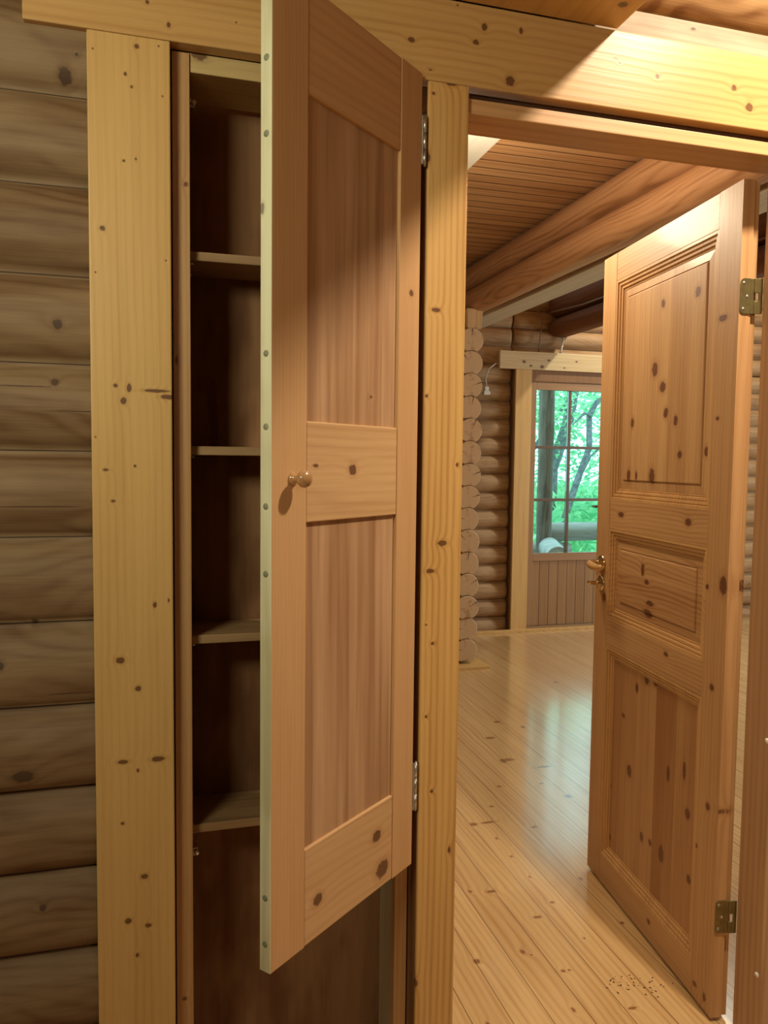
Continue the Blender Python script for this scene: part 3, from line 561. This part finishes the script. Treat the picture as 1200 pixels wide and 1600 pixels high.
# bracket-like carved top log end
mcol = wood('carved_end', (0.64, 0.43, 0.22), (0.40, 0.22, 0.09), axis='Z', plane='XZ', freq=40, ring=0.4)
bm = bmesh.new()
for k, (xa, xb, ya) in enumerate(((1.885, 1.925, 4.885), (1.925, 1.995, 4.86), (1.995, 2.045, 4.885))):
    pts = [(xa+0.003, 2.416-0.145), (xb-0.003, 2.416-0.145), (xb+0.006*(k-1)+0.002, 2.398), (xa+0.006*(k-1)-0.002, 2.398)]
    prism(bm, pts, 'Y', ya, 5.2)
bmesh.ops.bevel(bm, geom=list(bm.edges), offset=0.006, segments=2, affect='EDGES')
for v in bm.verts: v.co.z = min(v.co.z, 2.414)
cap_o = link('carved_log_end', bm, mcol, part)

# paired beams running from the doorway wall to the far wall
def beam(name, xc, zs, rx, y0, y1, mat, label, flat=None, wid=None, seed=0, group=None):
    t = thing(name, (xc, (y0+y1)/2, zs[0][0]), label, 'beam', group)
    for i, (za, zb) in enumerate(zs):
        bm = bmesh.new(); zc, hz = (za+zb)/2, (zb-za)/2; ny = 30; rows = []
        for a in range(ny+1):
            y = y0+(y1-y0)*a/ny; row = []
            for k in range(32):
                th = 2*math.pi*k/32; c, s = math.cos(th), math.sin(th)
                n_ = 1+0.03*noise.noise(Vector((c*1.5+seed, s*1.5+i*4, y*1.4)))
                x = xc+rx*n_*math.copysign(abs(c)**0.92, c); z = zc+hz*1.04*s
                z = max(za, min(zb, z)); row.append(bm.verts.new((x, y, z)))
            rows.append(row)
        for A, B in zip(rows, rows[1:]):
            for k in range(32):
                f = bm.faces.new((A[k], A[(k+1) % 32], B[(k+1) % 32], B[k])); f.smooth = True
        bm.faces.new(rows[0]); bm.faces.new(rows[-1])
        bmesh.ops.remove_doubles(bm, verts=bm.verts, dist=1e-5)
        for e in bm.edges:
            if len(e.link_faces) == 2 and e.calc_face_angle(0) > 0.45: e.smooth = False
        link('log', bm, mat, t)
    return t
mbm = wood('beam_wood', (0.52, 0.27, 0.125), (0.24, 0.095, 0.03), axis='Y', plane='YZ', freq=60, warp=9, ring=0.6, rough=0.5, pk=2.2, pkr=0.013, bump=0.4, tone=0.4, board=('Z', 0.1538, 2.388))
beam('ceiling_beam', 2.03, [(2.388, 2.541), (2.5415, 2.694)], 0.097, 1.602, 5.87, mbm, 'double log beam crossing the ceiling beyond the doorway')
mgr = wood('grey_beam_board', (0.60, 0.52, 0.38), (0.40, 0.31, 0.20), axis='Y', plane='XY', freq=40, ring=0.35, pk=3, pkr=0.010, rough=0.6)
o = link('beam_board', boxm(2.137, 2.315, 1.602, 5.87, 2.392, 2.55, bev=0.004), mgr, label='greyish planed board beside the underside of the double log beam', cat='beam')
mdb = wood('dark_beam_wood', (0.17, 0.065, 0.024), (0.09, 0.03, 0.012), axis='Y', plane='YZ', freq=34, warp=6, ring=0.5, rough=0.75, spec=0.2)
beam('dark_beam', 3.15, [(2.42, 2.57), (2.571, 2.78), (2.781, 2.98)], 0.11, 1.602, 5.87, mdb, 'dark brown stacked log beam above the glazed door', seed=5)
mwr = plain('cable_sheath', (0.55, 0.50, 0.42), 0.5)
def cable(name, pts, r, label, mat=mwr, parent=None, cat='cable'):
    bm = bmesh.new(); tube(bm, pts, r, 8); return link(name, bm, mat, parent, label=label, cat=cat if not parent else None)
cable('wire', [(2.755, 5.832, 2.595), (2.85, 5.828, 2.625), (2.93, 5.828, 2.615), (2.965, 5.830, 2.56), (2.965, 5.845, 2.47), (2.955, 5.848, 2.38), (2.945, 5.848, 2.285)], 0.005, 'thin brown wire looping down to the far door header', plain('brown_wire', (0.20, 0.11, 0.06), 0.5))
cable('wire', [(3.015, 5.80, 2.60), (3.025, 5.3, 2.572), (3.030, 4.6, 2.574), (3.025, 3.9, 2.572), (3.03, 3.2, 2.572)], 0.006, 'thin wire along the joint of the dark beam', plain('beam_wire', (0.20, 0.12, 0.08), 0.4))
cable('wire', [(3.165, 5.84, 2.415), (3.155, 5.842, 2.35), (3.145, 5.85, 2.285)], 0.008, 'short white wire from dark beam to far door header', plain('white_wire', (0.75, 0.72, 0.62), 0.5))
pc = thing('power_cable', (2.49, 5.82, 1.95), 'short pale cable hanging with a plug near the log ends', 'cable')
cable('cord', [(2.62, 5.86, 2.18), (2.56, 5.83, 2.175), (2.50, 5.82, 2.13), (2.475, 5.82, 2.05), (2.485, 5.82, 1.985)], 0.006, None, parent=pc)
bm = bmesh.new(); box(bm, 2.455, 2.51, 5.80, 5.845, 1.925, 1.955, 0.005); box(bm, 2.465, 2.50, 5.805, 5.84, 1.954, 1.99, 0.005); link('plug', bm, plain('white_plug', (0.78, 0.76, 0.66), 0.4), pc)

# glazed door in the far wall
mfy = lambda nm, ax, pl='XZ', **k: wood(nm, YEL if k.get('y') else (0.36, 0.205, 0.095), YELD if k.get('y') else (0.22, 0.10, 0.04), axis=ax, plane=pl, freq=60, warp=3, ring=0.35, pk=3.4, pkr=0.010, rough=0.45)
mcf = mfy('far_casing', 'Z', y=1); mhf = wood('far_header', (0.66, 0.50, 0.27), (0.42, 0.27, 0.11), axis='X', plane='XZ', freq=50, ring=0.3, rough=0.5, knots=[(2.80, 2.20, .014, .012), (2.96, 2.165, .016, .012), (2.86, 2.17, .012, .008), (3.02, 2.22, .012, .008), (3.27, 2.22, .01, .008), (3.16, 2.165, .01, .006)])
link('trim_10', boxm(2.735, 2.876, FT-0.025, FT, 0.0, 2.139, bev=0.002), mcf, label='yellow casing board left of the glazed door', cat='trim', kind='structure')
link('trim_11', boxm(2.590, 3.95, FT-0.030, FT, 2.140, 2.282, bev=0.002), mhf, label='pale header board over the glazed door', cat='trim', kind='structure')
link('trim_12', boxm(3.675, 3.80, FT-0.025, FT, 0.0, 2.139, bev=0.002), mcf, label='yellow casing board right of the glazed door', cat='trim', kind='structure')
link('trim_13', boxm(2.11, 3.80, FT-0.06, FT-0.026, 0.0, 0.022, bev=0.002), mcf, label='low yellow threshold strip along the far wall', cat='trim', kind='structure')
link('trim_19', boxm(2.877, 3.674, FT-0.02, FT+0.12, 0.0, 0.030, bev=0.002), mfy('far_sill', 'X'), label='brown sill under the glazed door', cat='trim', kind='structure')
link('trim_14', boxm(2.8765, 3.6745, FT-0.004, FT+0.06, 2.050, 2.139, bev=0.003), mdk, label='brown head jamb of the glazed door', cat='trim', kind='structure')
gd = thing('door_2', (3.27, 5.90, 0.03), 'brown glazed door with six panes and a boarded lower half', 'door', kind='structure')
GY0, GY1 = FT+0.005, FT+0.050
mds, mdr = mfy('glazed_stile', 'Z'), mfy('glazed_rail', 'X')
link('stile', boxm(2.878, 2.935, GY0, GY1, 0.033, 2.049), mds, gd); link('stile', boxm(3.578, 3.673, GY0, GY1, 0.033, 2.049), mds, gd)
link('rail', boxm(2.9355, 3.5775, GY0, GY1, 1.985, 2.049), mdr, gd)
link('rail', boxm(2.9355, 3.5775, GY0, GY1, 0.575, 0.640), mdr, gd)
mlb = wood('door_boards', (0.36, 0.20, 0.08), (0.22, 0.10, 0.03), axis='Z', plane='XZ', freq=60, ring=0.35, board=('X', 0.0845, 2.878+0.043), seam=0.004, var=0.25, bump=0.3, rough=0.5)
link('board_panel', boxm(2.9355, 3.5775, GY0+0.012, GY1-0.005, 0.034, 0.5745), mlb, gd)
mbar = wood('glazing_bar', (0.15, 0.09, 0.05), (0.08, 0.045, 0.02), axis='Z', plane='XZ', freq=80)  # backlit darkness of the bars is put into the colour
link('glazing_bar', boxm(3.235, 3.258, GY0+0.006, GY1-0.006, 0.6405, 1.9845), mbar, gd)
for z in (1.517, 1.084):
    for (a, b) in ((2.9355, 3.2345), (3.2585, 3.5775)): link('glazing_bar', boxm(a, b, GY0+0.006, GY1-0.006, z-0.0115, z+0.0115), mbar, gd)
mgl = bpy.data.materials.new('window_glass'); mgl.use_nodes = True; t = mgl.node_tree; t.nodes.remove(t.nodes['Principled BSDF'])
tr = t.nodes.new('ShaderNodeBsdfTransparent'); tr.inputs[0].default_value = (0.93, 0.98, 0.96, 1); gs = t.nodes.new('ShaderNodeBsdfGlossy'); gs.inputs['Roughness'].default_value = 0.02
fr = t.nodes.new('ShaderNodeFresnel'); fr.inputs[0].default_value = 1.45; mx = t.nodes.new('ShaderNodeMixShader')
t.links.new(fr.outputs[0], mx.inputs[0]); t.links.new(tr.outputs[0], mx.inputs[1]); t.links.new(gs.outputs[0], mx.inputs[2]); t.links.new(mx.outputs[0], t.nodes['Material Output'].inputs[0])
zr = [(0.6405, 1.072), (1.096, 1.505), (1.529, 1.9845)]
for (a, b) in ((2.9355, 3.2345), (3.2585, 3.5775)):
    for (z0, z1) in zr: link('pane', boxm(a, b, GY0+0.020, GY0+0.024, z0, z1, bev=0), mgl, gd)
mdm = plain('dark_handle_metal', (0.10, 0.09, 0.08), 0.25, 0.9)
hh = lever(gd, 3.592, GY0, 1.035, -1, -1, mdm, None, k=1.0, L=0.14)
for o in [hh]: o.location = -gd.location
for o in bpy.data.objects:
    if o.name.startswith('grip') and o.parent == hh: o.location = (0, 0, 0)

# ---------------------------------------------------------------- porch and garden outside the glazed door
mdeck = wood('deck_wood', (0.34, 0.33, 0.31), (0.2, 0.18, 0.16), axis='X', plane='XY', freq=40, board=('Y', 0.12, 0.0), seam=0.006, rough=0.7)
link('porch_deck', boxm(1.0, 9.5, 6.04, 7.75, -0.16, -0.06, bev=0), mdeck, label='grey boarded porch deck outside the glazed door', cat='deck', kind='structure')
mgrass = plain('grass_ground', (0.20, 0.42, 0.12), 0.9, 0, 0.4, 6)
link('ground', boxm(-20, 40, 7.75, 60, -0.6, -0.5, bev=0), mgrass, label='green grassy ground beyond the porch', cat='ground', kind='structure')
mpo = wood('porch_log', (0.24, 0.20, 0.17), (0.10, 0.075, 0.06), axis='Z', plane='XZ', freq=50, warp=7, ring=0.7, rough=0.75, bump=0.4, blotch=0.5)
def roundlog(name, a, b, r, mat, label, cat, group=None, seed=0, seg=28, steps=14):
    a, b = Vector(a), Vector(b); P_ = [a+(b-a)*i/steps for i in range(steps+1)]
    bm = bmesh.new(); tube(bm, P_, [r*(1+0.03*math.sin(i*1.7+seed)) for i in range(steps+1)], seg)
    return link(name, bm, mat, label=label, cat=cat, group=group)
roundlog('porch_post', (3.735, 7.2, -0.06), (3.735, 7.2, 3.0), 0.078, mpo, 'weathered round log post standing on the porch', 'post')
mrl = wood('rail_log', (0.50, 0.50, 0.50), (0.26, 0.22, 0.19), axis='X', plane='XZ', freq=50, warp=7, ring=0.5, rough=0.6, bump=0.3, blotch=0.3)
mrly = wood('rail_log_cross', (0.52, 0.52, 0.52), (0.26, 0.22, 0.19), axis='Y', plane='YZ', freq=50, warp=7, ring=0.5, rough=0.6, bump=0.3, blotch=0.3)
roundlog('porch_rail', (3.825, 7.45, 0.66), (9.0, 7.45, 0.665), 0.098, mrl, 'thick rounded log handrail right of the porch post', 'rail')
roundlog('porch_rail', (1.2, 7.45, 0.66), (3.65, 7.45, 0.66), 0.10, mrl, 'thick rounded log handrail left of the porch post', 'rail')
for k, z in enumerate((0.352, 0.145)):
    roundlog('porch_rail', (1.2, 7.45, z+0.1), (4.15, 7.45, z+0.1), 0.098, mrl, ['middle log of the porch balustrade below the handrail', 'lowest log of the porch balustrade near the deck'][k], 'rail')
for k, z in enumerate((0.53, 0.32, 0.11)):
    roundlog('porch_wall_log', (3.42, 6.30, z), (3.80, 7.22, z), 0.105, mrly, ['topmost cut log end of the stack before the porch post', 'second cut log end of the stack before the porch post', 'lowest cut log end of the stack before the porch post'][k], 'log')

mbark = plain('tree_bark', (0.16, 0.17, 0.19), 0.85, 0, 0.35, 18, bump=0.3)
def leafmat(nm, c1, c2):
    T = NT(nm); tc = T.n('ShaderNodeTexCoord').outputs['Object']
    col = T.mix(T.ramp(T.noise(tc, 1.3, 3), 0.35, 0.65), c1, c2)
    T.put(T.b.inputs['Base Color'], col); T.b.inputs['Roughness'].default_value = 0.5
    tl = T.n('ShaderNodeBsdfTranslucent'); T.put(tl.inputs[0], col); mx = T.n('ShaderNodeMixShader'); mx.inputs[0].default_value = 0.5
    T.t.links.new(T.b.outputs[0], mx.inputs[1]); T.t.links.new(tl.outputs[0], mx.inputs[2]); T.t.links.new(mx.outputs[0], T.out.inputs[0])
    return T.m
mleaf = leafmat('leaf_green', (0.20, 0.56, 0.30), (0.50, 0.88, 0.56))
def leaves(bm, cx, cy, cz, rx, ry, rz_, n, size, rnd):
    for _ in range(n):
        while True:
            p = Vector((rnd.uniform(-1, 1), rnd.uniform(-1, 1), rnd.uniform(-1, 1)))
            if p.length < 1: break
        c = Vector((cx+p.x*rx, cy+p.y*ry, cz+p.z*rz_))
        u = Vector((rnd.gauss(0, 1), rnd.gauss(0, 1), rnd.gauss(0, .5))).normalized(); v = u.cross(Vector((rnd.gauss(0, 1), rnd.gauss(0, 1), rnd.gauss(0, 1)))).normalized()
        s = size*rnd.uniform(.6, 1.4); nrm = u.cross(v)*s*0.15
        q = [bm.verts.new(c-u*s), bm.verts.new(c+v*s*.42+nrm), bm.verts.new(c+u*s), bm.verts.new(c-v*s*.42+nrm)]
        bm.faces.new((q[0], q[1], q[2])); bm.faces.new((q[0], q[2], q[3]))
def tree(x, y, trunk, branches, clumps, label, seed, size=0.05):
    rnd = random.Random(seed); t = thing('tree', (x, y, -0.5), label, 'tree', 'trees outside the glazed door')
    bm = bmesh.new(); tube(bm, *trunk, 12); link('trunk', bm, mbark, t)
    for b in branches:
        bm = bmesh.new(); tube(bm, *b, 8); link('branch', bm, mbark, t)
    bm = bmesh.new()
    for c in clumps: leaves(bm, *c, size, rnd)
    link('foliage', bm, mleaf, t, kind='stuff', fix=False)
tree(5.8, 11.0, ([(5.7, 11, -.55), (6.08, 11, .58), (6.25, 11, 1.08), (6.46, 11, 1.63), (6.475, 11.05, 2.14), (6.62, 11.1, 2.35), (7.1, 11.1, 2.75)], [.075, .055, .052, .048, .045, .04, .03]),
     [([(6.475, 11, 2.14), (6.3, 10.9, 2.17), (6.05, 10.8, 1.98)], [.03, .022, .01]), ([(6.25, 11, 1.08), (6.6, 11.2, 1.5), (7.0, 11.3, 1.8)], [.03, .02, .012])],
     [(6.3, 11.6, 2.6, 1.2, .8, .7, 900), (7.2, 11.4, 1.5, .9, .8, .9, 700), (6.0, 12.0, 1.9, .7, .6, .6, 300)],
     'slim dark tree leaning right beyond the porch rail', 3)
tree(5.6, 12.5, ([(6.35, 12.5, -.55), (6.6, 12.5, .6), (6.62, 12.5, 1.3), (6.9, 12.5, 2.1), (7.1, 12.6, 2.9), (7.2, 12.6, 3.8)], [.12, .11, .10, .10, .09, .06]),
     [([(6.62, 12.5, 1.2), (6.45, 12.5, 2.0), (6.3, 12.5, 3.0)], [.07, .05, .03])],
     [(6.4, 13, 2.9, 1.4, .9, .8, 1000), (6.0, 13, .9, 1.0, .8, .9, 500)],
     'thicker tree trunk just right of the porch post beyond the rail', 5)
tree(5.0, 15.0, ([(7.0, 15, -.55), (7.1, 15, 1.5), (7.0, 15, 4)], [.14, .12, .08]), [([(7.1, 15, 1.2), (7.9, 15, 2.2), (8.6, 15, 3.2)], [.06, .05, .03])],
     [(7.5, 15.5, 3.2, 2.6, 1.2, 1.2, 2200), (7.0, 16.5, 1.2, 3.0, 1.2, 1.5, 2200), (10.0, 15, 2.0, 2.0, 1.5, 2.0, 1200)],
     'far leafy tree filling the view behind the other trees', 8, 0.075)
rnd = random.Random(4); bm = bmesh.new()
leaves(bm, 7.5, 14.5, 0.1, 5.0, 5.0, .95, 9000, 0.11, rnd)
link('undergrowth', bm, mleaf, label='bright green undergrowth below the trees beyond the porch', cat='undergrowth', kind='stuff', fix=False)

# ---------------------------------------------------------------- lamps as objects
mlamp = plain('lamp_white_metal', (0.8, 0.78, 0.72), 0.4)
lt = thing('ceiling_lamp', (1.36, 0.90, 2.98), 'small white ceiling lamp right of the soffit', 'lamp')
bm = bmesh.new(); lathe(bm, [(0, 0), (0.05, 0), (0.05, -0.012), (0.012, -0.02), (0.012, -0.14), (0.022, -0.145), (0.022, -0.165), (0, -0.165)], Matrix.Translation((1.36, 0.90, 2.98)), 24)
link('fitting', bm, mlamp, lt)
for o in bpy.data.objects:
    if '_local' in o: del o['_local']
